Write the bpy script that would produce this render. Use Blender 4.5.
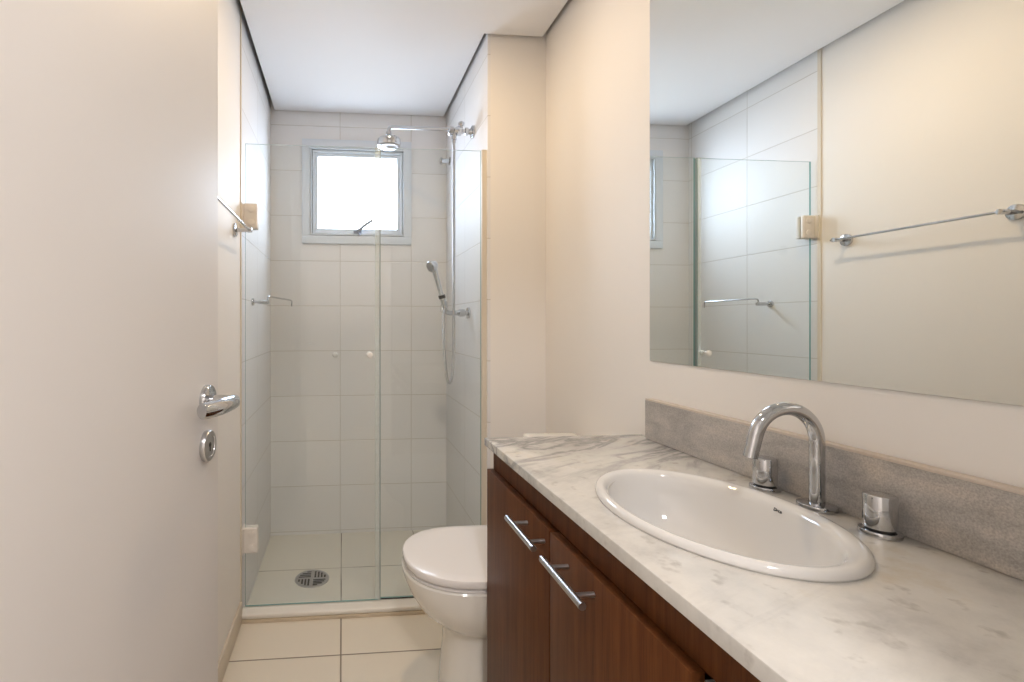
import bpy, bmesh, math, random
from mathutils import Vector, Matrix, Euler
random.seed(7)
for o in list(bpy.data.objects): bpy.data.objects.remove(o)
SC = bpy.context.scene
COL = SC.collection
PI = math.pi

# ------------------------------------------------------------------ camera
cam_d = bpy.data.cameras.new('camera'); cam = bpy.data.objects.new('camera', cam_d); COL.objects.link(cam)
cam.location = (0, 0, 1.15)
cam.rotation_euler = (PI/2, 0, -0.0896)
cam_d.sensor_width = 36; cam_d.sensor_fit = 'HORIZONTAL'
cam_d.lens = 490/1024*36
cam_d.shift_x = (512-386.3)/1024
cam_d.shift_y = (323.2-341)/1024
cam_d.clip_start = 0.02
SC.camera = cam

# ------------------------------------------------------------------ world, exposure
W = bpy.data.worlds.new('world'); SC.world = W; W.use_nodes = True
bgn = W.node_tree.nodes['Background']
bgn.inputs[1].default_value = 22.0
_nt = W.node_tree                                   # overcast sky; darker ground below a bright horizon
_tc = _nt.nodes.new('ShaderNodeTexCoord'); _sp = _nt.nodes.new('ShaderNodeSeparateXYZ'); _rp = _nt.nodes.new('ShaderNodeValToRGB'); _mr = _nt.nodes.new('ShaderNodeMapRange')
_nt.links.new(_tc.outputs['Generated'], _sp.inputs[0]); _nt.links.new(_sp.outputs[2], _mr.inputs[0]); _mr.inputs[1].default_value = -1; _mr.inputs[2].default_value = 1
_nt.links.new(_mr.outputs[0], _rp.inputs[0]); _nt.links.new(_rp.outputs[0], bgn.inputs[0])
_e = _rp.color_ramp.elements; _e[0].position = 0.20; _e[0].color = (0.2, 0.21, 0.22, 1); _e[1].position = 0.44; _e[1].color = (0.70, 0.80, 1.0, 1)
SC.view_settings.view_transform = 'Standard'; SC.view_settings.look = 'None'
SC.view_settings.exposure = 0.0; SC.view_settings.gamma = 1.0
SC.view_settings.use_curve_mapping = False

def area(name, loc, size, power, col, rot=(0,0,0), shape='DISK', size_y=None, portal=False):
    l = bpy.data.lights.new(name, 'AREA'); l.shape = shape; l.size = size
    if size_y: l.size_y = size_y
    l.energy = power; l.color = col
    o = bpy.data.objects.new(name, l); COL.objects.link(o); o.location = loc; o.rotation_euler = rot
    if portal: l.cycles.is_portal = True
    return o
# portal in the window opening (guides the sky light, gives none of its own); it faces into the room
area('window_portal', (0.086, 2.86, 1.874), 0.46, 1, (1,1,1), (-PI/2, 0, 0), 'RECTANGLE', 0.43, True)
LAMP_WARM = (1.0, 0.74, 0.46)
FILL_HALL = (1.0, 0.955, 0.955)
BATH_W, HALL_FILL_W = 6.5, 26.5

# ------------------------------------------------------------------ room numbers (metres)
XL, XS, XR = -0.393, 0.590, 0.835      # left wall, shower right wall (side of the stub), right wall
YF, YS, YB = 0.10, 1.952, 2.748        # doorway wall, stub face, shower back wall
YG = 1.976                             # shower glass
ZC, ZT = 2.323, 2.41                    # ceiling panel, slab

# ------------------------------------------------------------------ materials
def new_mat(name):
    m = bpy.data.materials.new(name); m.use_nodes = True
    nt = m.node_tree; b = nt.nodes['Principled BSDF']
    return m, nt, b
def N(nt, t, **kw):
    n = nt.nodes.new(t)
    for k, v in kw.items(): setattr(n, k, v)
    return n
def math_n(nt, op, a, b=None, c=None):
    n = N(nt, 'ShaderNodeMath', operation=op)
    for i, v in enumerate((a, b, c)):
        if v is None: continue
        if isinstance(v, (int, float)): n.inputs[i].default_value = v
        else: nt.links.new(v, n.inputs[i])
    return n.outputs[0]
def plain(name, col, rough=0.5, metal=0.0, spec=0.5, coat=0.0, bump=None):
    m, nt, b = new_mat(name)
    b.inputs['Base Color'].default_value = (*col, 1); b.inputs['Roughness'].default_value = rough
    b.inputs['Metallic'].default_value = metal; b.inputs['Specular IOR Level'].default_value = spec
    b.inputs['Coat Weight'].default_value = coat; b.inputs['Coat Roughness'].default_value = 0.05
    if bump:
        tc = N(nt, 'ShaderNodeTexCoord'); no = N(nt, 'ShaderNodeTexNoise')
        no.inputs['Scale'].default_value = bump[0]; no.inputs['Detail'].default_value = 4
        nt.links.new(tc.outputs['Object'], no.inputs['Vector'])
        bp = N(nt, 'ShaderNodeBump'); bp.inputs['Strength'].default_value = bump[1]; bp.inputs['Distance'].default_value = bump[2]
        nt.links.new(no.outputs['Fac'], bp.inputs['Height']); nt.links.new(bp.outputs['Normal'], b.inputs['Normal'])
    return m
def ramp(nt, fac, stops):
    r = N(nt, 'ShaderNodeValToRGB'); e = r.color_ramp.elements
    while len(e) < len(stops): e.new(0.5)
    for k, (p, c) in enumerate(stops): e[k].position = p; e[k].color = (*c, 1) if len(c) == 3 else c
    nt.links.new(fac, r.inputs[0]); return r.outputs[0]
def mix(nt, fac, a, b, mode='MIX'):
    n = N(nt, 'ShaderNodeMix', data_type='RGBA', blend_type=mode)
    for i, v in ((0, fac), (6, a), (7, b)):
        if isinstance(v, (int, float)): n.inputs[i].default_value = v
        elif isinstance(v, tuple): n.inputs[i].default_value = (*v, 1)
        else: nt.links.new(v, n.inputs[i])
    return n.outputs[2]

def tile_mat(name, au, u0, w, av, v0, h, col, groutcol, gw=0.003, rough=0.25, wave=0.0, var=0.03, stain=None, spec=0.5):
    m, nt, b = new_mat(name)
    tc = N(nt, 'ShaderNodeTexCoord'); sp = N(nt, 'ShaderNodeSeparateXYZ'); nt.links.new(tc.outputs['Object'], sp.inputs[0])
    U = math_n(nt, 'SUBTRACT', sp.outputs[au], u0); V = math_n(nt, 'SUBTRACT', sp.outputs[av], v0)
    du = math_n(nt, 'PINGPONG', U, w/2); dv = math_n(nt, 'PINGPONG', V, h/2)
    d = math_n(nt, 'MINIMUM', du, dv)
    mr = N(nt, 'ShaderNodeMapRange'); nt.links.new(d, mr.inputs[0])
    mr.inputs[1].default_value = gw*0.35; mr.inputs[2].default_value = gw*0.8
    mask = mr.outputs[0]                                   # 0 grout, 1 tile
    iu = math_n(nt, 'FLOOR', math_n(nt, 'DIVIDE', U, w)); iv = math_n(nt, 'FLOOR', math_n(nt, 'DIVIDE', V, h))
    cb = N(nt, 'ShaderNodeCombineXYZ'); nt.links.new(iu, cb.inputs[0]); nt.links.new(iv, cb.inputs[1])
    wn = N(nt, 'ShaderNodeTexWhiteNoise'); nt.links.new(cb.outputs[0], wn.inputs['Vector'])
    val = math_n(nt, 'ADD', math_n(nt, 'MULTIPLY', wn.outputs['Value'], var), 1-var/2)
    c1 = mix(nt, 1.0, col, (1, 1, 1), 'MULTIPLY')
    vm = N(nt, 'ShaderNodeVectorMath', operation='SCALE'); nt.links.new(c1, vm.inputs[0]); nt.links.new(val, vm.inputs['Scale'])
    colr = vm.outputs[0]
    gcol = groutcol
    if stain:                                              # darker dirty grout in patches
        ns = N(nt, 'ShaderNodeTexNoise'); ns.inputs['Scale'].default_value = 3.5; nt.links.new(tc.outputs['Object'], ns.inputs['Vector'])
        gcol = mix(nt, ramp(nt, ns.outputs['Fac'], [(0.4, (0,0,0)), (0.65, (1,1,1))]), groutcol, stain)
    out = mix(nt, mask, gcol, colr)
    nt.links.new(out, b.inputs['Base Color'])
    b.inputs['Roughness'].default_value = rough; b.inputs['Specular IOR Level'].default_value = spec
    nw = N(nt, 'ShaderNodeTexNoise'); nw.inputs['Scale'].default_value = 9.0; nw.inputs['Detail'].default_value = 1
    nt.links.new(tc.outputs['Object'], nw.inputs['Vector'])
    hgt = math_n(nt, 'ADD', math_n(nt, 'MULTIPLY', mask, 0.0012), math_n(nt, 'MULTIPLY', nw.outputs['Fac'], wave))
    bp = N(nt, 'ShaderNodeBump'); bp.inputs['Distance'].default_value = 1.0; bp.inputs['Strength'].default_value = 0.6
    nt.links.new(hgt, bp.inputs['Height']); nt.links.new(bp.outputs['Normal'], b.inputs['Normal'])
    return m

WT = (0.80, 0.785, 0.77); WG = (0.62, 0.59, 0.54)
M = {}
M['paint'] = plain('warm_white_paint', (0.84, 0.805, 0.76), 0.6, bump=(220, 0.12, 0.001))
M['ceil'] = plain('ceiling_paint', (0.90, 0.90, 0.91), 0.7, bump=(200, 0.08, 0.001))
M['slab'] = plain('raw_slab', (0.50, 0.48, 0.46), 0.9)
M['wtile_back'] = tile_mat('wall_tile_back', 0, -0.012, 0.40, 2, -0.004, 0.25, WT, WG, 0.003, 0.52, 0.0010, spec=0.22)
M['wtile_side'] = tile_mat('wall_tile_side', 1, 2.325, 0.40, 2, -0.004, 0.25, WT, WG, 0.003, 0.52, 0.0010, spec=0.22)
M['ftile'] = tile_mat('floor_tile', 0, -0.005, 0.40, 1, 1.706, 0.606, (0.74, 0.665, 0.545), (0.22, 0.17, 0.12), 0.0045, 0.3, 0.0006, 0.03)
M['shtile'] = tile_mat('shower_floor_tile', 0, -0.005, 0.40, 1, 2.358, 0.606, (0.72, 0.685, 0.60), (0.42, 0.38, 0.31), 0.004, 0.35, 0.0006, 0.02, (0.16, 0.13, 0.09))
M['basetile'] = plain('skirting_tile', (0.66, 0.58, 0.47), 0.4)
M['trim'] = plain('beige_trim', (0.70, 0.63, 0.52), 0.5)
M['chrome'] = plain('chrome', (0.58, 0.59, 0.61), 0.06, 1.0)
M['brushed'] = plain('brushed_steel', (0.50, 0.50, 0.51), 0.28, 1.0)
M['dark'] = plain('dark_gap', (0.03, 0.03, 0.03), 0.6)
M['alu'] = plain('white_aluminium', (0.70, 0.74, 0.78), 0.4)
M['porc'] = plain('porcelain', (0.82, 0.79, 0.73), 0.08, 0, 0.5, 0.3)
M['basin'] = plain('basin_porcelain', (0.75, 0.735, 0.71), 0.06, 0, 0.55, 0.4)
M['lid'] = plain('toilet_lid', (0.82, 0.79, 0.77), 0.2)
M['beige'] = plain('beige_plastic', (0.78, 0.735, 0.68), 0.4)
M['white_plastic'] = plain('white_plastic', (0.85, 0.83, 0.80), 0.3)
M['pvc'] = plain('threshold_white', (0.80, 0.76, 0.69), 0.3)
M['travert'] = plain('threshold_stone', (0.62, 0.52, 0.39), 0.5, bump=(60, 0.2, 0.001))
M['door'] = plain('door_lacquer', (0.79, 0.765, 0.745), 0.5, 0, 0.2, bump=(14, 0.12, 0.001))
M['darkglossy'] = plain('ink', (0.05, 0.05, 0.06), 0.4)
M['handle_grey'] = plain('painted_grey_metal', (0.26, 0.28, 0.32), 0.4)
M['gasket'] = plain('grey_gasket', (0.25, 0.31, 0.30), 0.4)
M['rubber'] = plain('black_rubber', (0.02, 0.02, 0.02), 0.5)
M['panel_pale'] = plain('pale_board', (0.62, 0.58, 0.52), 0.5)

def hose_mat():
    m, nt, b = new_mat('metal_hose')
    b.inputs['Base Color'].default_value = (0.52, 0.52, 0.53, 1); b.inputs['Metallic'].default_value = 1; b.inputs['Roughness'].default_value = 0.3
    tc = N(nt, 'ShaderNodeTexCoord'); w = N(nt, 'ShaderNodeTexWave'); w.bands_direction = 'Z'; w.inputs['Scale'].default_value = 90
    nt.links.new(tc.outputs['Object'], w.inputs[0])
    bp = N(nt, 'ShaderNodeBump'); bp.inputs['Distance'].default_value = 0.001; nt.links.new(w.outputs['Fac'], bp.inputs['Height']); nt.links.new(bp.outputs[0], b.inputs['Normal'])
    return m
M['hose'] = hose_mat()

def wood_mat(name, c1, c2):
    m, nt, b = new_mat(name)
    tc = N(nt, 'ShaderNodeTexCoord'); mp = N(nt, 'ShaderNodeMapping'); mp.inputs['Scale'].default_value = (30, 30, 1.6)
    nt.links.new(tc.outputs['Object'], mp.inputs[0])
    n1 = N(nt, 'ShaderNodeTexNoise'); n1.inputs['Scale'].default_value = 2.2; n1.inputs['Detail'].default_value = 6; n1.inputs['Distortion'].default_value = 0.4
    nt.links.new(mp.outputs[0], n1.inputs['Vector'])
    mp2 = N(nt, 'ShaderNodeMapping'); mp2.inputs['Scale'].default_value = (220, 220, 9)
    nt.links.new(tc.outputs['Object'], mp2.inputs[0])
    n2 = N(nt, 'ShaderNodeTexNoise'); n2.inputs['Scale'].default_value = 2; n2.inputs['Detail'].default_value = 3
    nt.links.new(mp2.outputs[0], n2.inputs['Vector'])
    f = math_n(nt, 'ADD', math_n(nt, 'MULTIPLY', n1.outputs['Fac'], 0.7), math_n(nt, 'MULTIPLY', n2.outputs['Fac'], 0.3))
    nt.links.new(ramp(nt, f, [(0.35, c1), (0.65, c2)]), b.inputs['Base Color'])
    b.inputs['Roughness'].default_value = 0.45; b.inputs['Specular IOR Level'].default_value = 0.15
    return m
M['wood'] = wood_mat('dark_wood', (0.078, 0.024, 0.007), (0.145, 0.050, 0.015))

def marble_mat():
    m, nt, b = new_mat('veined_marble')
    tc = N(nt, 'ShaderNodeTexCoord'); sp = N(nt, 'ShaderNodeSeparateXYZ'); nt.links.new(tc.outputs['Object'], sp.inputs[0])
    # bold streaks, mostly at the far end
    mp = N(nt, 'ShaderNodeMapping'); mp.inputs['Scale'].default_value = (1.7, 6.5, 5)
    mp0 = N(nt, 'ShaderNodeMapping'); mp0.inputs['Rotation'].default_value = (0, 0, -0.45)
    nt.links.new(tc.outputs['Object'], mp0.inputs[0]); nt.links.new(mp0.outputs[0], mp.inputs[0])
    n1 = N(nt, 'ShaderNodeTexNoise'); n1.inputs['Scale'].default_value = 1.5; n1.inputs['Detail'].default_value = 7; n1.inputs['Roughness'].default_value = 0.62; n1.inputs['Distortion'].default_value = 0.8
    nt.links.new(mp.outputs[0], n1.inputs['Vector'])
    v = math_n(nt, 'ABSOLUTE', math_n(nt, 'SUBTRACT', n1.outputs['Fac'], 0.5))
    vein = ramp(nt, v, [(0.0, (1,1,1)), (0.026, (0.55,0.55,0.55)), (0.06, (0.12,0.12,0.12)), (0.12, (0,0,0))])
    far = ramp(nt, sp.outputs[1], [(0.0, (0.0,)*3), (0.90, (0.05,)*3), (1.0, (0.40,)*3)])
    mr = N(nt, 'ShaderNodeMapRange'); nt.links.new(sp.outputs[1], mr.inputs[0]); mr.inputs[1].default_value = 0.90; mr.inputs[2].default_value = 1.12; mr.inputs[3].default_value = 0.10; mr.inputs[4].default_value = 0.9
    vm = math_n(nt, 'MULTIPLY', vein, mr.outputs[0])
    base_n = N(nt, 'ShaderNodeTexNoise'); base_n.inputs['Scale'].default_value = 9; base_n.inputs['Detail'].default_value = 6; base_n.inputs['Roughness'].default_value = 0.65
    nt.links.new(tc.outputs['Object'], base_n.inputs['Vector'])
    base = ramp(nt, base_n.outputs['Fac'], [(0.28, (0.50, 0.48, 0.45)), (0.45, (0.65, 0.63, 0.59)), (0.58, (0.71, 0.685, 0.635)), (0.72, (0.64, 0.57, 0.46))])
    c = mix(nt, vm, base, (0.20, 0.20, 0.22))
    # small speckles
    n3 = N(nt, 'ShaderNodeTexNoise'); n3.inputs['Scale'].default_value = 34; n3.inputs['Detail'].default_value = 5
    nt.links.new(tc.outputs['Object'], n3.inputs['Vector'])
    sk = ramp(nt, n3.outputs['Fac'], [(0.61, (0,0,0)), (0.72, (0.6,0.6,0.6))])
    c = mix(nt, sk, c, (0.33, 0.30, 0.27))
    # fine grain
    n4 = N(nt, 'ShaderNodeTexNoise'); n4.inputs['Scale'].default_value = 240; n4.inputs['Detail'].default_value = 2
    nt.links.new(tc.outputs['Object'], n4.inputs['Vector'])
    c = mix(nt, math_n(nt, 'MULTIPLY', n4.outputs['Fac'], 0.35), c, (0.62, 0.59, 0.54))
    nt.links.new(c, b.inputs['Base Color']); b.inputs['Roughness'].default_value = 0.2
    return m
M['marble'] = marble_mat()

def stone_mat():
    m, nt, b = new_mat('grey_granular_stone')
    tc = N(nt, 'ShaderNodeTexCoord')
    mp = N(nt, 'ShaderNodeMapping'); mp.inputs['Rotation'].default_value = (0.5, 0, 0); mp.inputs['Scale'].default_value = (10, 9, 26)
    nt.links.new(tc.outputs['Object'], mp.inputs[0])
    n1 = N(nt, 'ShaderNodeTexNoise'); n1.inputs['Scale'].default_value = 1; n1.inputs['Detail'].default_value = 7; n1.inputs['Roughness'].default_value = 0.6; n1.inputs['Distortion'].default_value = 0.6
    nt.links.new(mp.outputs[0], n1.inputs['Vector'])
    base = ramp(nt, n1.outputs['Fac'], [(0.34, (0.36, 0.335, 0.31)), (0.5, (0.45, 0.42, 0.39)), (0.66, (0.54, 0.49, 0.44))])
    n2 = N(nt, 'ShaderNodeTexNoise'); n2.inputs['Scale'].default_value = 420; n2.inputs['Detail'].default_value = 2
    nt.links.new(tc.outputs['Object'], n2.inputs['Vector'])
    g = ramp(nt, n2.outputs['Fac'], [(0.3, (0.78,)*3), (0.7, (1.15,)*3)])
    nt.links.new(mix(nt, 1.0, base, g, 'MULTIPLY'), b.inputs['Base Color']); b.inputs['Roughness'].default_value = 0.45
    return m
M['stone'] = stone_mat()
M['stone_edge'] = plain('stone_edge', (0.60, 0.52, 0.44), 0.5)

def glass_mat(name, tint, edge=False, ior=1.5):
    m = bpy.data.materials.new(name); m.use_nodes = True; nt = m.node_tree; nt.nodes.clear()
    out = N(nt, 'ShaderNodeOutputMaterial'); tr = N(nt, 'ShaderNodeBsdfTransparent'); tr.inputs[0].default_value = (*tint, 1)
    gl = N(nt, 'ShaderNodeBsdfGlossy'); gl.inputs['Roughness'].default_value = 0.0; gl.inputs[0].default_value = (1,1,1,1)
    fr = N(nt, 'ShaderNodeFresnel'); fr.inputs[0].default_value = ior
    geo = N(nt, 'ShaderNodeNewGeometry')
    f = math_n(nt, 'MULTIPLY', fr.outputs[0], math_n(nt, 'SUBTRACT', 1.0, geo.outputs['Backfacing']))
    mx = N(nt, 'ShaderNodeMixShader'); nt.links.new(f, mx.inputs[0]); nt.links.new(tr.outputs[0], mx.inputs[1]); nt.links.new(gl.outputs[0], mx.inputs[2])
    nt.links.new(mx.outputs[0], out.inputs[0]); return m
M['glass'] = glass_mat('shower_glass', (0.975, 0.990, 0.985))
M['pane'] = glass_mat('window_glass', (0.97, 0.985, 0.98))
def edge_mat():
    m, nt, b = new_mat('glass_edge')
    b.inputs['Base Color'].default_value = (0.22, 0.40, 0.37, 1); b.inputs['Roughness'].default_value = 0.15
    return m
M['glass_edge'] = edge_mat()
M['lit_top_edge'] = plain('lit_top_edge', (0.80, 0.88, 0.86), 0.15)  # paler top edge of the glass: ceiling and window light painted into the colour
def seal_mat():
    m = bpy.data.materials.new('clear_seal'); m.use_nodes = True; nt = m.node_tree; b = nt.nodes['Principled BSDF']
    b.inputs['Base Color'].default_value = (0.80, 0.90, 0.88, 1); b.inputs['Roughness'].default_value = 0.2; b.inputs['Alpha'].default_value = 0.22
    return m
M['clear_seal'] = seal_mat()
M['mirror'] = plain('mirror_silver', (0.90, 0.925, 0.905), 0.0, 1.0)
def emit(name, col, s):
    m = bpy.data.materials.new(name); m.use_nodes = True; nt = m.node_tree; nt.nodes.clear()
    out = N(nt, 'ShaderNodeOutputMaterial'); e = N(nt, 'ShaderNodeEmission'); e.inputs[0].default_value = (*col, 1); e.inputs[1].default_value = s
    nt.links.new(e.outputs[0], out.inputs[0]); return m
M['lamp'] = emit('lamp_glow', LAMP_WARM, 12)

# ------------------------------------------------------------------ mesh helpers
def bmn(): return bmesh.new()
def box(bm, x0, x1, y0, y1, z0, z1, bev=0, seg=2, mi=0):
    vs = [bm.verts.new((x, y, z)) for x in (x0, x1) for y in (y0, y1) for z in (z0, z1)]
    fs = []
    for q in ((0,1,3,2), (4,6,7,5), (0,4,5,1), (2,3,7,6), (0,2,6,4), (1,5,7,3)):
        f = bm.faces.new([vs[i] for i in q]); f.material_index = mi; fs.append(f)
    if bev:
        es = list({e for f in fs for e in f.edges})
        bmesh.ops.bevel(bm, geom=es, offset=bev, segments=seg, affect='EDGES', profile=0.6)
    return vs
def frame_of(d):
    d = d.normalized(); a = Vector((0,0,1)) if abs(d.z) < 0.9 else Vector((1,0,0))
    u = d.cross(a).normalized(); return u, d.cross(u).normalized()
def tube(bm, pts, rad, n=20, caps=True, flat=None, smooth=True):
    """swept round tube; rad number or list; rings transported along pts; flat=(ru,rv) scales the section"""
    pts = [Vector(p) for p in pts]; k = len(pts)
    if isinstance(rad, (int, float)): rad = [rad]*k
    rings = []; u = v = None
    for i, p in enumerate(pts):
        d = (pts[min(i+1, k-1)] - pts[max(i-1, 0)]).normalized()
        if u is None: u, v = frame_of(d)
        else:
            u = (u - d*u.dot(d)).normalized(); v = d.cross(u).normalized()
        fu, fv = flat if flat else (1, 1)
        rings.append([bm.verts.new(p + (u*math.cos(a)*fu + v*math.sin(a)*fv)*rad[i]) for a in [2*PI*j/n for j in range(n)]])
    for a, b in zip(rings, rings[1:]):
        for j in range(n):
            f = bm.faces.new((a[j], a[(j+1) % n], b[(j+1) % n], b[j])); f.smooth = smooth
    if caps:
        bm.faces.new(list(reversed(rings[0]))); bm.faces.new(rings[-1])
    return rings
def lathe(bm, c, axis, prof, n=32, su=1.0, sv=1.0, close=True):
    """prof: (radius, height along axis); sharp where the profile turns (faces get duplicated rings when repeated)"""
    c = Vector(c); ax = Vector(axis).normalized(); u, v = frame_of(ax)
    rings = []
    for r, h in prof:
        if r < 1e-6: rings.append([bm.verts.new(c + ax*h)])
        else: rings.append([bm.verts.new(c + ax*h + u*math.cos(2*PI*j/n)*r*su + v*math.sin(2*PI*j/n)*r*sv) for j in range(n)])
    for a, b in zip(rings, rings[1:]):
        for j in range(n):
            if len(a) == 1 and len(b) == 1: continue
            if len(a) == 1: f = bm.faces.new((a[0], b[(j+1) % n], b[j]))
            elif len(b) == 1: f = bm.faces.new((a[j], a[(j+1) % n], b[0]))
            else: f = bm.faces.new((a[j], a[(j+1) % n], b[(j+1) % n], b[j]))
            f.smooth = True
    if close:
        if len(rings[0]) > 1: bm.faces.new(list(reversed(rings[0])))
        if len(rings[-1]) > 1: bm.faces.new(rings[-1])
def disc(bm, c, axis, r, h, bev=0.0015, n=36):
    """a bevelled round button of radius r and thickness h"""
    lathe(bm, c, axis, [(0, 0), (r, 0), (r, h-bev), (r-bev*0.3, h-bev*0.3), (r-bev, h), (0, h)], n, close=False)
def ring_frame(bm, X0, X1, Z0, Z1, w, y0, y1, bev=0.0015):
    """rectangular frame in the XZ plane"""
    box(bm, X0, X1, y0, y1, Z1-w, Z1, bev); box(bm, X0, X1, y0, y1, Z0, Z0+w, bev)
    box(bm, X0, X0+w, y0, y1, Z0+w, Z1-w, bev); box(bm, X1-w, X1, y0, y1, Z0+w, Z1-w, bev)
def chaikin(pts, it=3):
    pts = [Vector(p) for p in pts]
    for _ in range(it):
        q = [pts[0]]
        for a, b in zip(pts, pts[1:]): q += [a*0.75+b*0.25, a*0.25+b*0.75]
        q.append(pts[-1]); pts = q
    return pts
def obj(name, bm, mats, parent=None, label=None, sharp=35):
    bmesh.ops.recalc_face_normals(bm, faces=bm.faces)
    if parent is not None:
        inv = parent.matrix_basis.inverted()
        bmesh.ops.transform(bm, matrix=inv, verts=bm.verts)
    me = bpy.data.meshes.new(name); bm.to_mesh(me); bm.free()
    if sharp:
        try: me.set_sharp_from_angle(angle=math.radians(sharp))
        except Exception: pass
    for m in (mats if isinstance(mats, (list, tuple)) else [mats]): me.materials.append(M[m])
    o = bpy.data.objects.new(name, me); COL.objects.link(o)
    if parent is not None:
        o.parent = parent
    if label: o['label'] = label
    return o
def sub(name, bm, mats, root, part, label=None):
    """sub-part: mesh given in the thing's world frame, parented to a part (whose own origin equals the root's)"""
    o = obj(name, bm, mats, root, label); o.parent = part; return o
def struct(o): o['kind'] = 'structure'; return o
def thing(name, label, cat, loc, group=None, rz=0):
    o = bpy.data.objects.new(name, None); COL.objects.link(o); o.empty_display_size = 0.05
    o.location = loc; o.rotation_euler = (0, 0, rz); o.matrix_basis = Matrix.Translation(loc) @ Matrix.Rotation(rz, 4, 'Z')
    o['label'] = label; o['category'] = cat
    if group: o['group'] = group
    return o
def tag(o, label, cat, group=None):
    o['label'] = label; o['category'] = cat
    if group: o['group'] = group
    return o
def smooth_all(bm):
    for f in bm.faces: f.smooth = True

# ------------------------------------------------------------------ room shell
T = 0.10
def simple(name, *b, mat='paint'):
    bm = bmn()
    for q in b: box(bm, *q)
    return struct(obj(name, bm, mat))
# floor: outside the shower / in the shower
simple('floor', (XL-T, XR+T, -1.5, 1.975, -0.08, 0), mat='ftile')
SF = -0.022
simple('floor_shower', (XL-T, XR+T, 1.975, YB+T, -0.08, SF), mat='shtile')
simple('wall_left', (XL-T, XL, YF, 1.935, 0, ZT))
simple('wall_shower_left', (XL-T, XL, 1.935, YB+0.12, -0.05, ZT), mat='wtile_side')
simple('wall_right', (XR, XR+T, YF, YS+T, 0, ZT))
# projecting corner (its side is tiled, its face is painted)
simple('wall_projecting', (XS+0.012, XR, YS, YS+0.04, 0, ZT))
simple('wall_shower_right', (XS, XR+T, YS+0.04, YB+0.12, -0.05, ZT), (XS, XS+0.012, YS, YS+0.04, 0, ZT), mat='wtile_side')
WX0, WX1, WZ0, WZ1 = -0.176, 0.350, 1.639, 2.125
simple('wall_back', (XL, WX0, YB, YB+0.12, -0.05, ZT), (WX1, XS, YB, YB+0.12, -0.05, ZT),
       (WX0, WX1, YB, YB+0.12, -0.05, WZ0), (WX0, WX1, YB, YB+0.12, WZ1, ZT), mat='wtile_back')
simple('wall_front', (XL-T, -0.36, YF-0.12, YF, 0, ZT), (0.42, XR+T, YF-0.12, YF, 0, ZT), (-0.36, 0.42, YF-0.12, YF, 2.12, ZT))
# ceiling: lowered gypsum panel with a shadow gap, slab above
bm = bmn(); g = 0.018
gl = 0.023
poly = [(XL+gl, YF+g), (XR-g, YF+g), (XR-g, YS-g*0.6), (XS-g, YS-g*0.6), (XS-g, YB-0.008), (XL+gl, YB-0.008)]
lo = [bm.verts.new((x, y, ZC)) for x, y in poly]; hi = [bm.verts.new((x, y, ZC+0.022)) for x, y in poly]
bm.faces.new(lo); bm.faces.new(hi)
for i in range(6): bm.faces.new((lo[i], lo[(i+1) % 6], hi[(i+1) % 6], hi[i]))
struct(obj('ceiling', bm, 'ceil'))
simple('ceiling_slab', (XL-T, XR+T, YF, YB+0.12, ZT, ZT+0.08), mat='slab')
# hall behind the open doorway
simple('wall_hall_left', (-0.95, -0.85, -1.5, YF-0.12, 0, ZT))
simple('wall_hall_right', (1.05, 1.15, -1.5, YF-0.12, 0, ZT))
simple('wall_hall_back', (-0.95, 1.15, -1.6, -1.5, 0, ZT))
simple('wall_hall_front', (-0.85, XL-T, YF-0.22, YF-0.12, 0, ZT), (XR+T, 1.05, YF-0.22, YF-0.12, 0, ZT))
simple('floor_hall', (-0.95, XL-T, -1.6, YF-0.12, -0.08, 0), (XR+T, 1.15, -1.6, YF-0.12, -0.08, 0), mat='ftile')
simple('ceiling_hall', (-0.95, 1.15, -1.6, YF, ZT, ZT+0.08), mat='ceil')
# tile edge trims and baseboard
simple('trim_1', (XL, XL+0.004, 1.935, 1.950, 0, ZT), mat='trim')
simple('trim_2', (XS-0.019, XS, YG-0.010, YG+0.018, 0.031, 1.862), mat='trim')
bm = bmn(); box(bm, XL, XL+0.010, YF, 1.930, 0, 0.078, 0.002); struct(obj('baseboard_left', bm, 'basetile'))
bm = bmn(); box(bm, XS, XR, YS-0.010, YS, 0, 0.078, 0.002); struct(obj('baseboard_back', bm, 'basetile'))
bm = bmn(); box(bm, XR-0.010, XR, 1.32, YS-0.010, 0, 0.078, 0.002); struct(obj('baseboard_right', bm, 'basetile'))

# ------------------------------------------------------------------ window
win = bpy.data.objects.new('window_1', None); COL.objects.link(win); win.location = (0.085, YB, 1.60); struct(win)
win.matrix_basis = Matrix.Translation((0.085, YB, 1.60))
bm = bmn(); ring_frame(bm, -0.222, 0.388, 1.592, 2.170, 0.044, YB-0.014, YB, 0.002)
ring_frame(bm, WX0+0.0005, WX1-0.0005, WZ0+0.0005, WZ1-0.0005, 0.007, YB-0.013, YB+0.10, 0.001)
obj('window_frame', bm, 'alu', win)
bm = bmn(); ring_frame(bm, WX0+0.011, WX1-0.011, WZ0+0.011, WZ1-0.011, 0.012, YB+0.000, YB+0.04, 0.0015)
ring_frame(bm, WX0+0.023, WX1-0.023, WZ0+0.023, WZ1-0.023, 0.018, YB+0.012, YB+0.04, 0.0015)
sash = obj('sash', bm, 'alu', win)
bm = bmn(); box(bm, WX0+0.038, WX1-0.038, YB+0.024, YB+0.029, WZ0+0.038, WZ1-0.038); sub('pane', bm, 'pane', win, sash)
bm = bmn(); ring_frame(bm, WX0+0.0075, WX1-0.0075, WZ0+0.0075, WZ1-0.0075, 0.0035, YB+0.02, YB+0.03, 0); obj('seal', bm, 'dark', win)
bm = bmn()
box(bm, 0.063, 0.107, YB-0.012, YB+0.0, 1.652, 1.668, 0.002)
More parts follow.
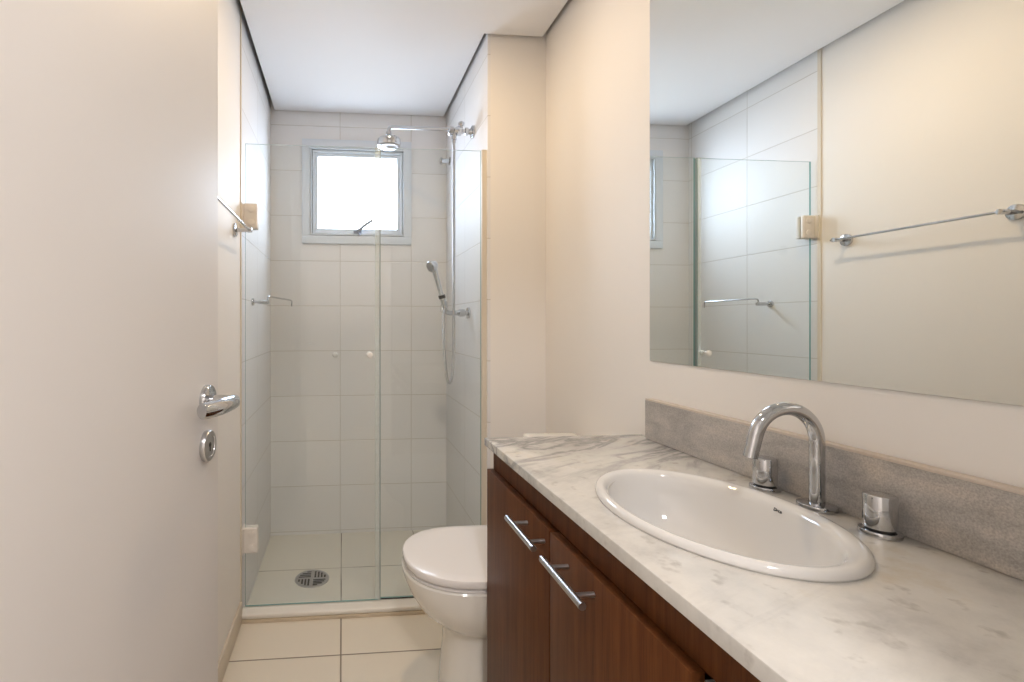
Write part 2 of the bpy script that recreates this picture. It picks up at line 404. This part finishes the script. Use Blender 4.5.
tube(bm, [(0.085, YB-0.010, 1.662), (0.085, YB-0.026, 1.664)], 0.008)
tube(bm, chaikin([(0.080, YB-0.024, 1.661), (0.10, YB-0.030, 1.672), (0.13, YB-0.034, 1.697), (0.168, YB-0.034, 1.722)], 2), 0.0085, 12)
tube(bm, [(0.088, YB-0.016, 1.655), (0.098, YB-0.024, 1.640)], 0.006, 12)
obj('window_handle', bm, 'handle_grey', win, 'grey metal lever handle')

# ------------------------------------------------------------------ open room door
DA = math.atan2(0.110, 0.775)                       # leaf is opened a little short of the left wall
hinge = Vector((-0.330, 0.120, 0))
dr = bpy.data.objects.new('door_1', None); COL.objects.link(dr); struct(dr)
dr.matrix_basis = Matrix.Translation(hinge) @ Matrix.Rotation(-DA, 4, 'Z')
def dl(bm): bmesh.ops.transform(bm, matrix=dr.matrix_basis, verts=bm.verts)   # local (x = out of the face, y = along the leaf)
DW = 0.783
bm = bmn(); box(bm, -0.035, 0, 0.0, DW, 0.008, 2.10, 0.002); dl(bm); obj('door_leaf', bm, 'door', dr)
HY, HZ = DW-0.052, 1.021
def handle(sgn, x0):
    bm = bmn()
    ax = (sgn, 0, 0)
    lathe(bm, (x0, HY, HZ), ax, [(0, 0), (0.026, 0), (0.026, 0.006), (0.0245, 0.0085), (0.012, 0.0095), (0, 0.0095)], 36, 1.0, 1.0, False)
    X = lambda d: x0 + sgn*d
    neck = chaikin([(X(0.006), HY, HZ), (X(0.030), HY, HZ), (X(0.048), HY+0.001, HZ), (X(0.053), HY-0.012, HZ), (X(0.050), HY-0.040, HZ+0.001)], 3)
    tube(bm, neck, 0.0095, 18, True)
    grip = chaikin([(X(0.051), HY-0.004, HZ-0.0005), (X(0.051), HY-0.04, HZ), (X(0.048), HY-0.075, HZ), (X(0.038), HY-0.104, HZ)], 3)
    n = len(grip)
    tube(bm, grip, [0.0105 + 0.002*math.sin(PI*i/(n-1)) for i in range(n)], 20, True, (0.85, 1.05))
    dl(bm); obj('door_handle', bm, 'chrome', dr, 'polished chrome lever handle')
    bm = bmn()
    lathe(bm, (x0, HY, 0.945), ax, [(0, 0), (0.026, 0), (0.026, 0.005), (0.0245, 0.008), (0.0185, 0.0085), (0.018, 0.007), (0.0, 0.007)], 36, 1, 1, False)
    dl(bm); es = obj('escutcheon', bm, 'brushed', dr, 'round steel keyhole plate')
    bm = bmn(); lathe(bm, (x0+sgn*0.007, HY, 0.947), ax, [(0, 0), (0.004, 0), (0.004, 0.0007), (0, 0.0007)], 16, 1, 1, False)
    box(bm, min(x0+sgn*0.007, x0+sgn*0.0077), max(x0+sgn*0.007, x0+sgn*0.0077), HY-0.0016, HY+0.0016, 0.936, 0.947); dl(bm)
    sub('keyhole', bm, 'dark', dr, es)
handle(1, 0.0); handle(-1, -0.035)
bm = bmn(); box(bm, -0.36, -0.335, YF-0.13, YF+0.008, 0, 2.115, 0.002); box(bm, 0.395, 0.42, YF-0.13, YF+0.008, 0, 2.115, 0.002); box(bm, -0.36, 0.42, YF-0.13, YF+0.008, 2.115, 2.14, 0.002)
struct(obj('trim_3', bm, 'door'))

# ------------------------------------------------------------------ towel rail behind the door
t = thing('towel_rail', 'thin chrome towel bar with round roses on the left wall behind the door', 'towel bar', (XL, 1.58, 1.49))
bm = bmn(); tube(bm, [(-0.338, 1.303, 1.49), (-0.338, 1.845, 1.49)], 0.0045, 14); obj('bar', bm, 'chrome', t)
for y in (1.320, 1.828):
    bm = bmn(); disc(bm, (XL, y, 1.49), (1,0,0), 0.024, 0.009); obj('rose', bm, 'chrome', t)
    bm = bmn(); tube(bm, [(XL+0.008, y, 1.49), (-0.330, y, 1.49)], 0.007, 16); lathe(bm, (-0.345, y, 1.49), (1,0,0), [(0,0),(0.009,0.001),(0.009,0.016),(0,0.017)], 16, 1, 1, False); obj('post', bm, 'chrome', t)

# ------------------------------------------------------------------ shower enclosure
t = thing('shower_threshold', 'low white rounded threshold bar on a beige stone strip across the shower entrance', 'threshold', (0.1, 1.95, 0))
bm = bmn(); box(bm, XL+0.001, XS-0.001, 1.915, 1.990, 0, 0.012, 0.002); obj('stone_strip', bm, 'travert', t)
bm = bmn(); box(bm, XL+0.002, XS-0.001, 1.919, 1.989, 0.012, 0.031, 0.0075, 4); smooth_all(bm); obj('rounded_bar', bm, 'pvc', t)
def glass_panel(name, parent, x0, x1, y0, z0, z1, th=0.008):
    bm = bmn(); box(bm, x0, x1, y0, y0+th, z0, z1)
    for f in bm.faces:
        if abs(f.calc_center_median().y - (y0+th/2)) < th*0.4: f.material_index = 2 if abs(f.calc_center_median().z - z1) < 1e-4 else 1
    return obj(name, bm, ['glass', 'glass_edge', 'lit_top_edge'], parent)
t = thing('shower_door', 'clear frameless glass shower door hung on beige hinges at the left wall', 'shower door', (XL+0.01, YG, 0.045))
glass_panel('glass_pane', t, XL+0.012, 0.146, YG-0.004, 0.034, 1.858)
bm = bmn(); box(bm, 0.132, 0.150, YG-0.0065, YG+0.0065, 0.034, 1.858, 0.001); obj('edge_seal', bm, 'clear_seal', t, 'milky clear plastic edge strip')
bm = bmn(); box(bm, 0.1502, 0.1535, YG-0.0065, YG+0.0065, 0.034, 1.858); obj('gasket', bm, 'gasket', t)
for z in (0.298, 1.570):
    bm = bmn(); box(bm, XL+0.006, XL+0.062, YG-0.020, YG-0.004, z-0.050, z+0.050, 0.0075, 4)
    box(bm, XL+0.006, XL+0.062, YG+0.004, YG+0.020, z-0.050, z+0.050, 0.0075, 4)
    box(bm, XL, XL+0.008, YG-0.032, YG+0.032, z-0.050, z+0.050, 0.002)
    hg = obj('hinge', bm, 'beige', t, 'beige plastic glass hinge')
    bm = bmn()
    for dz in (-0.026, 0.026): disc(bm, (XL+0.038, YG-0.020, z+dz), (0,-1,0), 0.0125, 0.0035, 0.001)
    sub('screw_cap', bm, 'beige', t, hg)
bm = bmn(); lathe(bm, (0.110, YG-0.004, 1.022), (0,-1,0), [(0,0),(0.008,0),(0.0075,0.008),(0.0125,0.014),(0.0125,0.020),(0.009,0.0245),(0,0.026)], 24, 1, 1, False)
lathe(bm, (0.110, YG+0.004, 1.022), (0,1,0), [(0,0),(0.008,0),(0.0075,0.008),(0.0125,0.014),(0.0125,0.020),(0.009,0.0245),(0,0.026)], 24, 1, 1, False)
obj('knob', bm, 'white_plastic', t, 'small round white knob')
t = thing('shower_screen', 'fixed clear glass shower panel at the right beside the projecting wall', 'glass panel', (0.37, YG, 0.045))
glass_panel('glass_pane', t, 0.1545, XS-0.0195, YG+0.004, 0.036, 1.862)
bm = bmn(); box(bm, 0.155, XS-0.0195, YG+0.002, YG+0.0125, 0.031, 0.0358); obj('seal', bm, 'dark', t, 'dark bottom seal')
# floor drain
t = thing('floor_drain', 'round slotted grey metal drain grate in the shower floor', 'drain', (-0.138, 2.268, SF))
bm = bmn(); lathe(bm, (-0.138, 2.268, SF), (0,0,1), [(0.078,0),(0.078,0.003),(0.072,0.0045),(0.068,0.003),(0,0.003)], 48, 1, 1, False); obj('grate', bm, 'brushed', t)
bm = bmn()
for qx in (-1, 1):
    for qy in (-1, 1):
        for k in range(4):
            a = 0.010 + k*0.0145
            L = math.sqrt(0.063**2 - (a+0.004)**2)
            if L < 0.014: continue
            if qx*qy > 0: xs = sorted((-0.138+qx*a, -0.138+qx*(a+0.008))); ys = sorted((2.268+qy*0.006, 2.268+qy*L))
            else: ys = sorted((2.268+qy*a, 2.268+qy*(a+0.008))); xs = sorted((-0.138+qx*0.006, -0.138+qx*L))
            box(bm, xs[0], xs[1], ys[0], ys[1], SF+0.0025, SF+0.0036)
obj('slots', bm, 'dark', t)
# plug on the back wall
bm = bmn(); lathe(bm, (-0.040, YB, 0.975), (0,-1,0), [(0,0),(0.010,0),(0.010,0.006),(0.015,0.012),(0.015,0.020),(0.010,0.026),(0,0.028)], 24, 1, 1, False)
tag(obj('round_hook', bm, 'white_plastic'), 'small round white knob on the tiled back wall below the window', 'knob')
# chrome hook block by the window
t = thing('wall_hook', 'short chrome stub hook high on the right shower wall, left of the hose', 'hook', (XS, 2.65, 2.04))
bm = bmn(); disc(bm, (XS, 2.65, 2.04), (-1,0,0), 0.022, 0.006); obj('rose', bm, 'chrome', t)
bm = bmn(); tube(bm, [(XS-0.004, 2.65, 2.04), (XS-0.046, 2.65, 2.04)], 0.013, 20); disc(bm, (XS-0.044, 2.65, 2.04), (-1,0,0), 0.0185, 0.012); obj('stub', bm, 'chrome', t)
# wire holder on the left shower wall
t = thing('wire_holder', 'small bent chrome wire holder on the left shower wall behind the glass', 'wire holder', (XL, 2.19, 1.245))
bm = bmn(); disc(bm, (XL, 2.187, 1.243), (1,0,0), 0.016, 0.008); obj('rose', bm, 'chrome', t)
bm = bmn(); tube(bm, [(XL+0.006, 2.187, 1.243), (XL+0.030, 2.187, 1.243)], 0.006); tube(bm, [(XL+0.028, 2.187, 1.243), (-0.322, 2.187, 1.243)], 0.0085); obj('post', bm, 'chrome', t)
bm = bmn(); tube(bm, chaikin([(-0.326, 2.183, 1.236), (-0.326, 2.185, 1.262), (-0.322, 2.19, 1.268), (-0.30, 2.27, 1.266), (-0.272, 2.36, 1.264), (-0.249, 2.430, 1.262), (-0.247, 2.436, 1.258), (-0.247, 2.436, 1.232)], 2), 0.0038, 10); obj('wire', bm, 'chrome', t)

# shower column: wall union, diverter, arm, head
FY = 2.165; AZ = 2.018; HX, HYY = 0.2226, 2.34
t = thing('overhead_shower', 'round chrome shower head on a long arm at the top of the right wall', 'shower head', (XS, FY, AZ))
bm = bmn(); disc(bm, (XS, FY, AZ-0.006), (-1,0,0), 0.028, 0.010); lathe(bm, (XS-0.010, FY, AZ-0.006), (-1,0,0), [(0.016,0),(0.014,0.008),(0.012,0.014)], 28); obj('wall_flange', bm, 'chrome', t)
bm = bmn()
tube(bm, [(XS-0.014, FY, AZ-0.006), (0.478, FY, AZ-0.004)], 0.0095)
lathe(bm, (0.565, FY, AZ-0.005), (-1,0,0), [(0.010,0),(0.017,0.002),(0.017,0.014),(0.011,0.018),(0.011,0.030),(0.020,0.034),(0.021,0.052),(0.016,0.060),(0.012,0.066),(0.019,0.070),(0.019,0.088),(0.012,0.092)], 28)
tube(bm, [(0.500, FY, AZ-0.006), (0.500, FY, AZ-0.046)], 0.0115); tube(bm, [(0.500, FY, AZ-0.044), (0.500, FY, AZ-0.060)], 0.0085)
obj('valve_body', bm, 'chrome', t)
bm = bmn(); tube(bm, [(0.532, FY, AZ+0.008), (0.532, FY-0.004, AZ+0.022)], 0.008); lathe(bm, (0.532, FY-0.004, AZ+0.016), (0,-0.1,1), [(0,0),(0.013,0.002),(0.0145,0.010),(0.013,0.018),(0,0.020)], 6, 1, 1, False)
obj('diverter_knob', bm, 'chrome', t)
bm = bmn()
tube(bm, chaikin([(0.482, FY, AZ+0.002), (0.40, FY+0.055, AZ+0.024), (0.255, HYY-0.015, AZ+0.068), (HX+0.008, HYY, AZ+0.072), (HX, HYY, AZ+0.066), (HX, HYY, AZ+0.045)], 2), 0.0085, 16); obj('arm', bm, 'chrome', t)
bm = bmn()
lathe(bm, (HX, HYY, AZ+0.050), (0,0,-1), [(0,0),(0.013,0),(0.013,0.014),(0.010,0.018),(0.016,0.024),(0.030,0.028),(0.050,0.033),(0.056,0.040),(0.057,0.062),(0.054,0.069),(0.049,0.072),(0,0.072)], 40, 1, 1, False)
hd = obj('shower_head', bm, 'chrome', t)
bm = bmn(); lathe(bm, (HX, HYY, AZ-0.022), (0,0,-1), [(0,0),(0.046,0),(0.044,0.003),(0.018,0.004),(0.012,0.008),(0,0.008)], 36, 1, 1, False); sub('spray_face', bm, 'brushed', t, hd)
# hand shower
t = thing('hand_shower', 'chrome hand shower in its wall bracket with a long looping metal hose', 'hand shower', (XS, 2.245, 1.198))
bm = bmn(); disc(bm, (XS, 2.245, 1.198), (-1,0,0), 0.026, 0.009)
lathe(bm, (XS-0.008, 2.245, 1.198), (-1,0,0), [(0.012,0),(0.011,0.012),(0.017,0.015),(0.018,0.040),(0.012,0.044),(0.011,0.060)], 24)
tube(bm, chaikin([(XS-0.06, 2.245, 1.198), (0.49, 2.240, 1.196), (0.466, 2.225, 1.212)], 2), 0.011, 18)
box(bm, 0.452, 0.480, 2.208, 2.236, 1.200, 1.252, 0.005)
obj('bracket', bm, 'chrome', t)
P0 = Vector((0.462, 2.20, 1.235)); P1 = Vector((0.412, 2.185, 1.400)); dv = (P1-P0).normalized()
bm = bmn()
def al(s): return P0 + (P1-P0)*s
tube(bm, [al(-0.10), al(0.05), al(0.25), al(0.30), al(0.6), al(0.9), al(1.0)], [0.009, 0.012, 0.012, 0.0095, 0.0105, 0.0125, 0.015], 20)
hs = obj('handset', bm, 'chrome', t)
bm = bmn(); fd = Vector((-0.75, -0.35, -0.35)).normalized()
lathe(bm, P1 + dv*0.010 - fd*0.016, fd, [(0,0),(0.016,0.001),(0.022,0.010),(0.025,0.024),(0.026,0.034),(0.023,0.037),(0,0.037)], 28, 1, 1, False)
sub('spray_head', bm, 'chrome', t, hs)
bm = bmn(); tube(bm, [al(0.17), al(0.26)], [0.0155, 0.0155], 20); sub('collar', bm, 'rubber', t, hs, 'black rubber collar')
bm = bmn()
tube(bm, chaikin([(0.500, FY, AZ-0.055), (0.500, FY, 1.90), (0.501, 2.17, 1.6), (0.502, 2.18, 1.25), (0.502, 2.185, 1.0), (0.498, 2.188, 0.905), (0.484, 2.19, 0.872), (0.470, 2.19, 0.905), (0.462, 2.19, 1.0), (0.458, 2.195, 1.10), (0.460, 2.20, 1.18), (0.464, 2.20, 1.222)], 4), 0.0062, 12)
obj('hose', bm, 'hose', t)

# ------------------------------------------------------------------ toilet
TY = 1.500
def d_ring(bm, xf, xb, hw, z, n=48, p=2.3, xm=None, pb=5):
    """plan outline: rounded front (towards -X), squarer back (towards the wall)"""
    if xm is None: xm = xf + hw*1.15
    vs = []
    for j in range(n):
        a = 2*PI*j/n; ca, sa = math.cos(a), math.sin(a)
        if ca < 0: x = xm - (xm-xf)*abs(ca)**(2/p); y = hw*math.copysign(abs(sa)**(2/p), sa)
        else: x = xm + (xb-xm)*abs(ca)**(2/pb); y = hw*math.copysign(abs(sa)**(2/pb), sa)
        vs.append(bm.verts.new((x, TY+y, z)))
    return vs
def loft(bm, rings, cap=(True, True)):
    for a, b in zip(rings, rings[1:]):
        for j in range(len(a)):
            f = bm.faces.new((a[j], a[(j+1) % len(a)], b[(j+1) % len(a)], b[j])); f.smooth = True
    if cap[0]: bm.faces.new(list(reversed(rings[0])))
    if cap[1]: f = bm.faces.new(rings[-1]); f.smooth = False
t = thing('toilet', 'white porcelain toilet with closed lid between the shower and the wooden vanity', 'toilet', (0.5, TY, 0))
bm = bmn()
S = [(0.303, 0.76, 0.112, 0.0), (0.300, 0.76, 0.113, 0.02), (0.304, 0.76, 0.108, 0.08), (0.312, 0.76, 0.104, 0.16), (0.313, 0.76, 0.106, 0.215),
     (0.302, 0.76, 0.115, 0.240), (0.275, 0.76, 0.136, 0.258), (0.236, 0.75, 0.162, 0.290), (0.206, 0.74, 0.178, 0.335), (0.186, 0.735, 0.187, 0.384), (0.184, 0.735, 0.188, 0.401), (0.188, 0.735, 0.184, 0.406)]
loft(bm, [d_ring(bm, *q) for q in S]); obj('bowl', bm, 'porc', t)
bm = bmn(); loft(bm, [d_ring(bm, *q) for q in ((0.194, 0.60, 0.181, 0.4065), (0.190, 0.60, 0.185, 0.408), (0.190, 0.60, 0.185, 0.413), (0.197, 0.60, 0.178, 0.4150))]); obj('seat', bm, 'lid', t)
bm = bmn(); loft(bm, [d_ring(bm, *q) for q in ((0.203, 0.600, 0.172, 0.4175), (0.190, 0.612, 0.185, 0.419), (0.187, 0.614, 0.188, 0.424), (0.187, 0.614, 0.188, 0.436), (0.190, 0.612, 0.186, 0.440), (0.198, 0.606, 0.179, 0.4425), (0.235, 0.59, 0.157, 0.4435), (0.31, 0.52, 0.09, 0.444))]); obj('lid', bm, 'lid', t, 'closed glossy white lid')
for dy in (-0.075, 0.075):
    bm = bmn(); tube(bm, [(0.622, TY+dy-0.02, 0.426), (0.622, TY+dy+0.02, 0.426)], 0.011, 16)
    obj('hinge', bm, 'lid', t)
bm = bmn(); box(bm, 0.645, 0.822, TY-0.185, TY+0.185, 0.388, 0.732, 0.022, 4); smooth_all(bm); obj('tank', bm, 'porc', t)
bm = bmn(); box(bm, 0.636, 0.826, TY-0.190, TY+0.190, 0.730, 0.760, 0.012, 4); smooth_all(bm); tl = obj('tank_lid', bm, 'porc', t)
bm = bmn(); disc(bm, (0.730, TY, 0.760), (0,0,1), 0.024, 0.006); sub('flush_button', bm, 'chrome', t, tl)

# ------------------------------------------------------------------ vanity
VY0, VY1 = 0.125, 1.296           # near, far end
FX, BX = 0.390, 0.408             # door face, carcass face
t = thing('vanity_cabinet', 'long dark brown wooden vanity cabinet with steel bar handles under the marble top', 'cabinet', (0.62, 0.71, 0))
bm = bmn()
box(bm, BX, XR-0.002, VY1-0.018, VY1, 0.09, 0.819); box(bm, BX, XR-0.002, VY0, VY0+0.018, 0.09, 0.819)
box(bm, BX, XR-0.002, VY0+0.018, VY1-0.018, 0.09, 0.108); box(bm, XR-0.012, XR-0.002, VY0+0.018, VY1-0.018, 0.108, 0.80)
obj('carcass', bm, 'wood', t)
bm = bmn(); box(bm, BX, BX+0.016, VY0+0.018, VY1-0.018, 0.757, 0.819); obj('rail', bm, 'wood', t)
bm = bmn(); box(bm, BX+0.002, XR-0.03, 0.497, 0.526, 0.108, 0.742); obj('partition', bm, 'panel_pale', t)
bm = bmn(); box(bm, BX+0.05, BX+0.066, VY0, VY1, 0, 0.09); obj('toe_kick', bm, 'wood', t)
def vdoor(y0, y1, hy0, hy1):
    bm = bmn(); box(bm, FX, BX-0.0005, y0, y1, 0.092, 0.757, 0.0012)
    d = obj('door', bm, 'wood', t)
    bm = bmn(); hx, hz = 0.356, 0.728
    tube(bm, [(hx, hy0, hz), (hx, hy1, hz)], 0.0060, 20)
    s = 0.030
    for y in (hy0+s, hy1-s): tube(bm, [(hx, y, hz), (FX, y, hz)], 0.0042, 14)
    sub('handle', bm, 'brushed', t, d, 'brushed steel bar handle')
vdoor(0.8960, 1.2955, 0.888, 1.036)
vdoor(0.5180, 0.8925, 0.700, 0.848)
vdoor(VY0, 0.490, 0.305, 0.465)

# worktop with an oval cut-out
SX, SY, SA, SB = 0.594, 0.747, 0.155, 0.2135        # basin centre, half sizes in X and Y
def worktop():
    bm = bmn(); n = 96
    x0, x1, y0, y1, z0, z1 = 0.384, XR-0.001, YF+0.012, 1.300, 0.820, 0.840
    ha, hb = SA-0.022, SB-0.022
    inner, outer = [], []
    cor = [math.atan2(y-SY, x-SX) % (2*PI) for x, y in ((x1, y1), (x0, y1), (x0, y0), (x1, y0))]
    angs = sorted([2*PI*j/n for j in range(n)] + cor)
    for a in angs:
        c, s = math.cos(a), math.sin(a)
        k = 1/math.sqrt((c/ha)**2 + (s/hb)**2)
        tx = ((x1-SX)/c if c > 1e-9 else (x0-SX)/c if c < -1e-9 else 1e9); ty = ((y1-SY)/s if s > 1e-9 else (y0-SY)/s if s < -1e-9 else 1e9)
        q = min(tx, ty); inner.append((SX+c*k, SY+s*k)); outer.append((SX+c*q, SY+s*q))
    e = 0.0025
    def shr(p, d): return (min(max(p[0], x0+d), x1-d), min(max(p[1], y0+d), y1-d))
    loops = []
    for pts, z in ((inner, z0), (inner, z1), ([shr(p, e) for p in outer], z1), ([shr(p, e*0.3) for p in outer], z1-e*0.3), (outer, z1-e), (outer, z0)):
        loops.append([bm.verts.new((*p, z)) for p in pts])
    m = len(angs)
    for a, b in zip(loops, loops[1:]+loops[:1]):
        for j in range(m): bm.faces.new((a[j], a[(j+1) % m], b[(j+1) % m], b[j]))
    return bm
tag(obj('countertop', worktop(), 'marble'), 'veined cream marble countertop with an oval basin set in it', 'countertop')
t = thing('backsplash', 'low strip of rough grey-brown stone along the wall behind the basin', 'backsplash', (XR-0.01, 0.7, 0.84))
bm = bmn(); box(bm, XR-0.021, XR-0.001, YF+0.012, 1.255, 0.8405, 0.9430, 0.0008); obj('stone_strip', bm, 'stone', t)
bm = bmn(); box(bm, XR-0.0205, XR-0.001, YF+0.013, 1.2545, 0.943, 0.9475, 0.0008); obj('edge_strip', bm, 'stone_edge', t)

# basin
t = thing('washbasin', 'oval white porcelain drop-in basin in the marble countertop', 'basin', (SX, SY, 0.84))
prof = [(1.0, 0.8405), (1.004, 0.844), (0.996, 0.8485), (0.975, 0.852), (0.945, 0.8533), (0.905, 0.8525), (0.870, 0.850), (0.848, 0.8445), (0.835, 0.836), (0.820, 0.818),
        (0.790, 0.790), (0.73, 0.766), (0.64, 0.745), (0.52, 0.730), (0.38, 0.721), (0.22, 0.715), (0.13, 0.712)]
def basin_pt(s, a, z):
    # the well sits a touch towards the user so that the rim is broader on the tap side
    w = max(0, min(1, (1.0-s)/0.2)); ox = -0.006*w
    # constant-width rim: subtract rather than scale
    d = (1-s)*0.155 if s > 0.8 else 0.2*0.155
    if s > 0.8: ax_, bx_ = SA-d, SB-d
    else: ax_, bx_ = (SA-d)*s/0.8, (SB-d)*s/0.8
    return (SX+ox+ax_*math.cos(a), SY+bx_*math.sin(a), z)
bm = bmn(); n = 96; rings = []
for s, z in prof: rings.append([bm.verts.new(basin_pt(s, 2*PI*j/n, z)) for j in range(n)])
for a, b in zip(rings, rings[1:]):
    for j in range(n): f = bm.faces.new((a[j], a[(j+1) % n], b[(j+1) % n], b[j])); f.smooth = True
# outside shell below the counter
prof2 = [(0.010, 0.8403), (0.0235, 0.8403), (0.0245, 0.812), (0.027, 0.790), (0.038, 0.762), (0.054, 0.740), (0.076, 0.722), (0.100, 0.713), (0.130, 0.706)]
r2 = []
for d, z in prof2: r2.append([bm.verts.new((SX-0.005*min(1, d/0.03)+(SA-d)*math.cos(2*PI*j/n), SY+(SB-d*(1.0 if d < 0.04 else 1+0.32*(d-0.04)/0.09))*math.sin(2*PI*j/n), z)) for j in range(n)])
for a, b in zip([rings[0]]+r2, r2+[rings[-1]]):
    for j in range(n): f = bm.faces.new((a[j], a[(j+1) % n], b[(j+1) % n], b[j])); f.smooth = True
basin = obj('basin', bm, 'basin', t, sharp=0)
bm = bmn(); lathe(bm, (SX-0.006, SY, 0.7105), (0,0,1), [(0,0),(0.021,0),(0.023,0.003),(0.020,0.005),(0.014,0.003),(0,0.002)], 32, 1, 1, False); obj('waste', bm, 'chrome', t, 'chrome waste ring')
# printed mark on the inner wall at the tap side
fc = bpy.data.curves.new('mark', 'FONT'); fc.body = 'Deca'; fc.size = 0.0075; fc.extrude = 0.0002; fc.offset = 0.0002; fc.align_x = 'CENTER'; fc.space_character = 0.95
fo = bpy.data.objects.new('mark_curve', fc); COL.objects.link(fo)
bpy.context.view_layer.update()
me = bpy.data.meshes.new_from_object(fo.evaluated_get(bpy.context.evaluated_depsgraph_get()))
bpy.data.objects.remove(fo)
MARK_A = 0.02
c0 = Vector(basin_pt(0.8435, MARK_A, 0.8415)); c1 = Vector(basin_pt(0.8365, MARK_A, 0.837)); ctr = c1
up = (c0-c1).normalized(); tang = (Vector(basin_pt(0.82, MARK_A-0.02, 0.82)) - Vector(basin_pt(0.82, MARK_A+0.02, 0.82))).normalized()
nrm = tang.cross(up).normalized(); up = nrm.cross(tang).normalized()
if nrm.x > 0: nrm = -nrm
mt = Matrix((tang, up, nrm)).transposed().to_4x4(); mt.translation = ctr + nrm*0.0008
bm = bmn(); bm.from_mesh(me); bmesh.ops.transform(bm, matrix=mt, verts=bm.verts)
obj('printed_mark', bm, 'darkglossy', t, 'small dark printed word')

# taps
FXC, FYC = 0.792, 0.753
t = thing('basin_spout', 'curved chrome gooseneck spout behind the basin', 'faucet', (FXC, FYC, 0.84))
bm = bmn(); disc(bm, (FXC, FYC, 0.8403), (0,0,1), 0.0275, 0.0085, 0.002, 48); obj('base_plate', bm, 'chrome', t)
bm = bmn(); R = 0.0563; cx, cz = FXC-R, 0.9515
pts = [(FXC, FYC, 0.848), (FXC, FYC, 0.88), (FXC, FYC, 0.92)] + [(cx+R*math.cos(a), FYC, cz+R*math.sin(a)) for a in [math.radians(q) for q in range(0, 166, 5)]]
ex = Vector(pts[-1]); td = Vector((-math.sin(math.radians(165)), 0, math.cos(math.radians(165))))
tip = ex + td*0.026
tube(bm, pts + [tuple(tip)], 0.0108, 28); neck = obj('neck', bm, 'chrome', t)
bm = bmn(); tube(bm, [tuple(tip - td*0.001), tuple(tip + td*0.0015)], 0.0098, 28); tube(bm, [tuple(tip+td*0.001), tuple(tip+td*0.013)], 0.0108, 28); tube(bm, [tuple(tip+td*0.012), tuple(tip+td*0.014)], 0.008, 20); sub('aerator', bm, 'chrome', t, neck)
def tap(x, y, label):
    t = thing('basin_tap', label, 'tap', (x, y, 0.84), 'chrome basin tap knobs')
    bm = bmn(); disc(bm, (x, y, 0.8403), (0,0,1), 0.0245, 0.0075, 0.0018, 44); obj('base_plate', bm, 'chrome', t)
    bm = bmn(); lathe(bm, (x, y, 0.8475), (0,0,1), [(0.0165,0),(0.0165,0.004)], 32); obj('collar', bm, 'dark', t)
    bm = bmn(); lathe(bm, (x, y, 0.8510), (0,0,1), [(0,0),(0.0190,0),(0.0192,0.001),(0.0192,0.0460),(0.0185,0.0475),(0.0175,0.0480),(0,0.0480)], 48, 1, 1, False); obj('knob', bm, 'chrome', t)
tap(0.786, 0.848, 'round chrome tap knob left of the spout, far side of the basin')
tap(0.786, 0.6515, 'round chrome tap knob right of the spout, nearest the camera')

# ------------------------------------------------------------------ mirror
t = thing('wall_mirror', 'large frameless wall mirror above the basin on the right wall', 'mirror', (XR, 0.7, 1.05))
bm = bmn(); box(bm, XR-0.003, XR-0.0002, 0.13, 1.262, 1.0485, 2.20, 0.0)
for f in bm.faces:
    c = f.calc_center_median()
    f.material_index = 0 if abs(c.x-(XR-0.003)) < 1e-4 else 1
obj('mirror_glass', bm, ['mirror', 'glass_edge'], t)

# ------------------------------------------------------------------ lamps
def downlight(x, y, label):
    t = thing('ceiling_downlight', label, 'ceiling light', (x, y, ZC))
    bm = bmn(); lathe(bm, (x, y, ZC), (0,0,-1), [(0.040,0),(0.058,0),(0.058,0.003),(0.054,0.005),(0.042,0.005),(0.040,0.002),(0.040,0)], 36, 1, 1, False); obj('ring', bm, 'alu', t)
    bm = bmn(); lathe(bm, (x, y, ZC-0.0012), (0,0,-1), [(0,0),(0.040,0),(0.040,0.0008),(0,0.0008)], 32, 1, 1, False); obj('bulb', bm, 'lamp', t)
    a = area('lamp_light', (x, y, ZC-0.006), 0.075, BATH_W, LAMP_WARM)
    return t
downlight(0.22, 1.52, 'recessed warm ceiling light above the toilet')
t = thing('hall_fill_lamp', 'added unseen round fill lamp on the hall ceiling behind the camera', 'ceiling light', (0.1, -0.6, ZT))  # added out of view as fill light for the foreground
bm = bmn(); lathe(bm, (0.1, -0.6, ZT), (0,0,-1), [(0,0),(0.16,0),(0.16,0.03),(0.14,0.04),(0,0.04)], 40, 1, 1, False); obj('fill_lamp_body', bm, 'white_plastic', t)
area('hall_fill_light', (0.1, -0.6, ZT-0.045), 0.28, HALL_FILL_W, FILL_HALL)
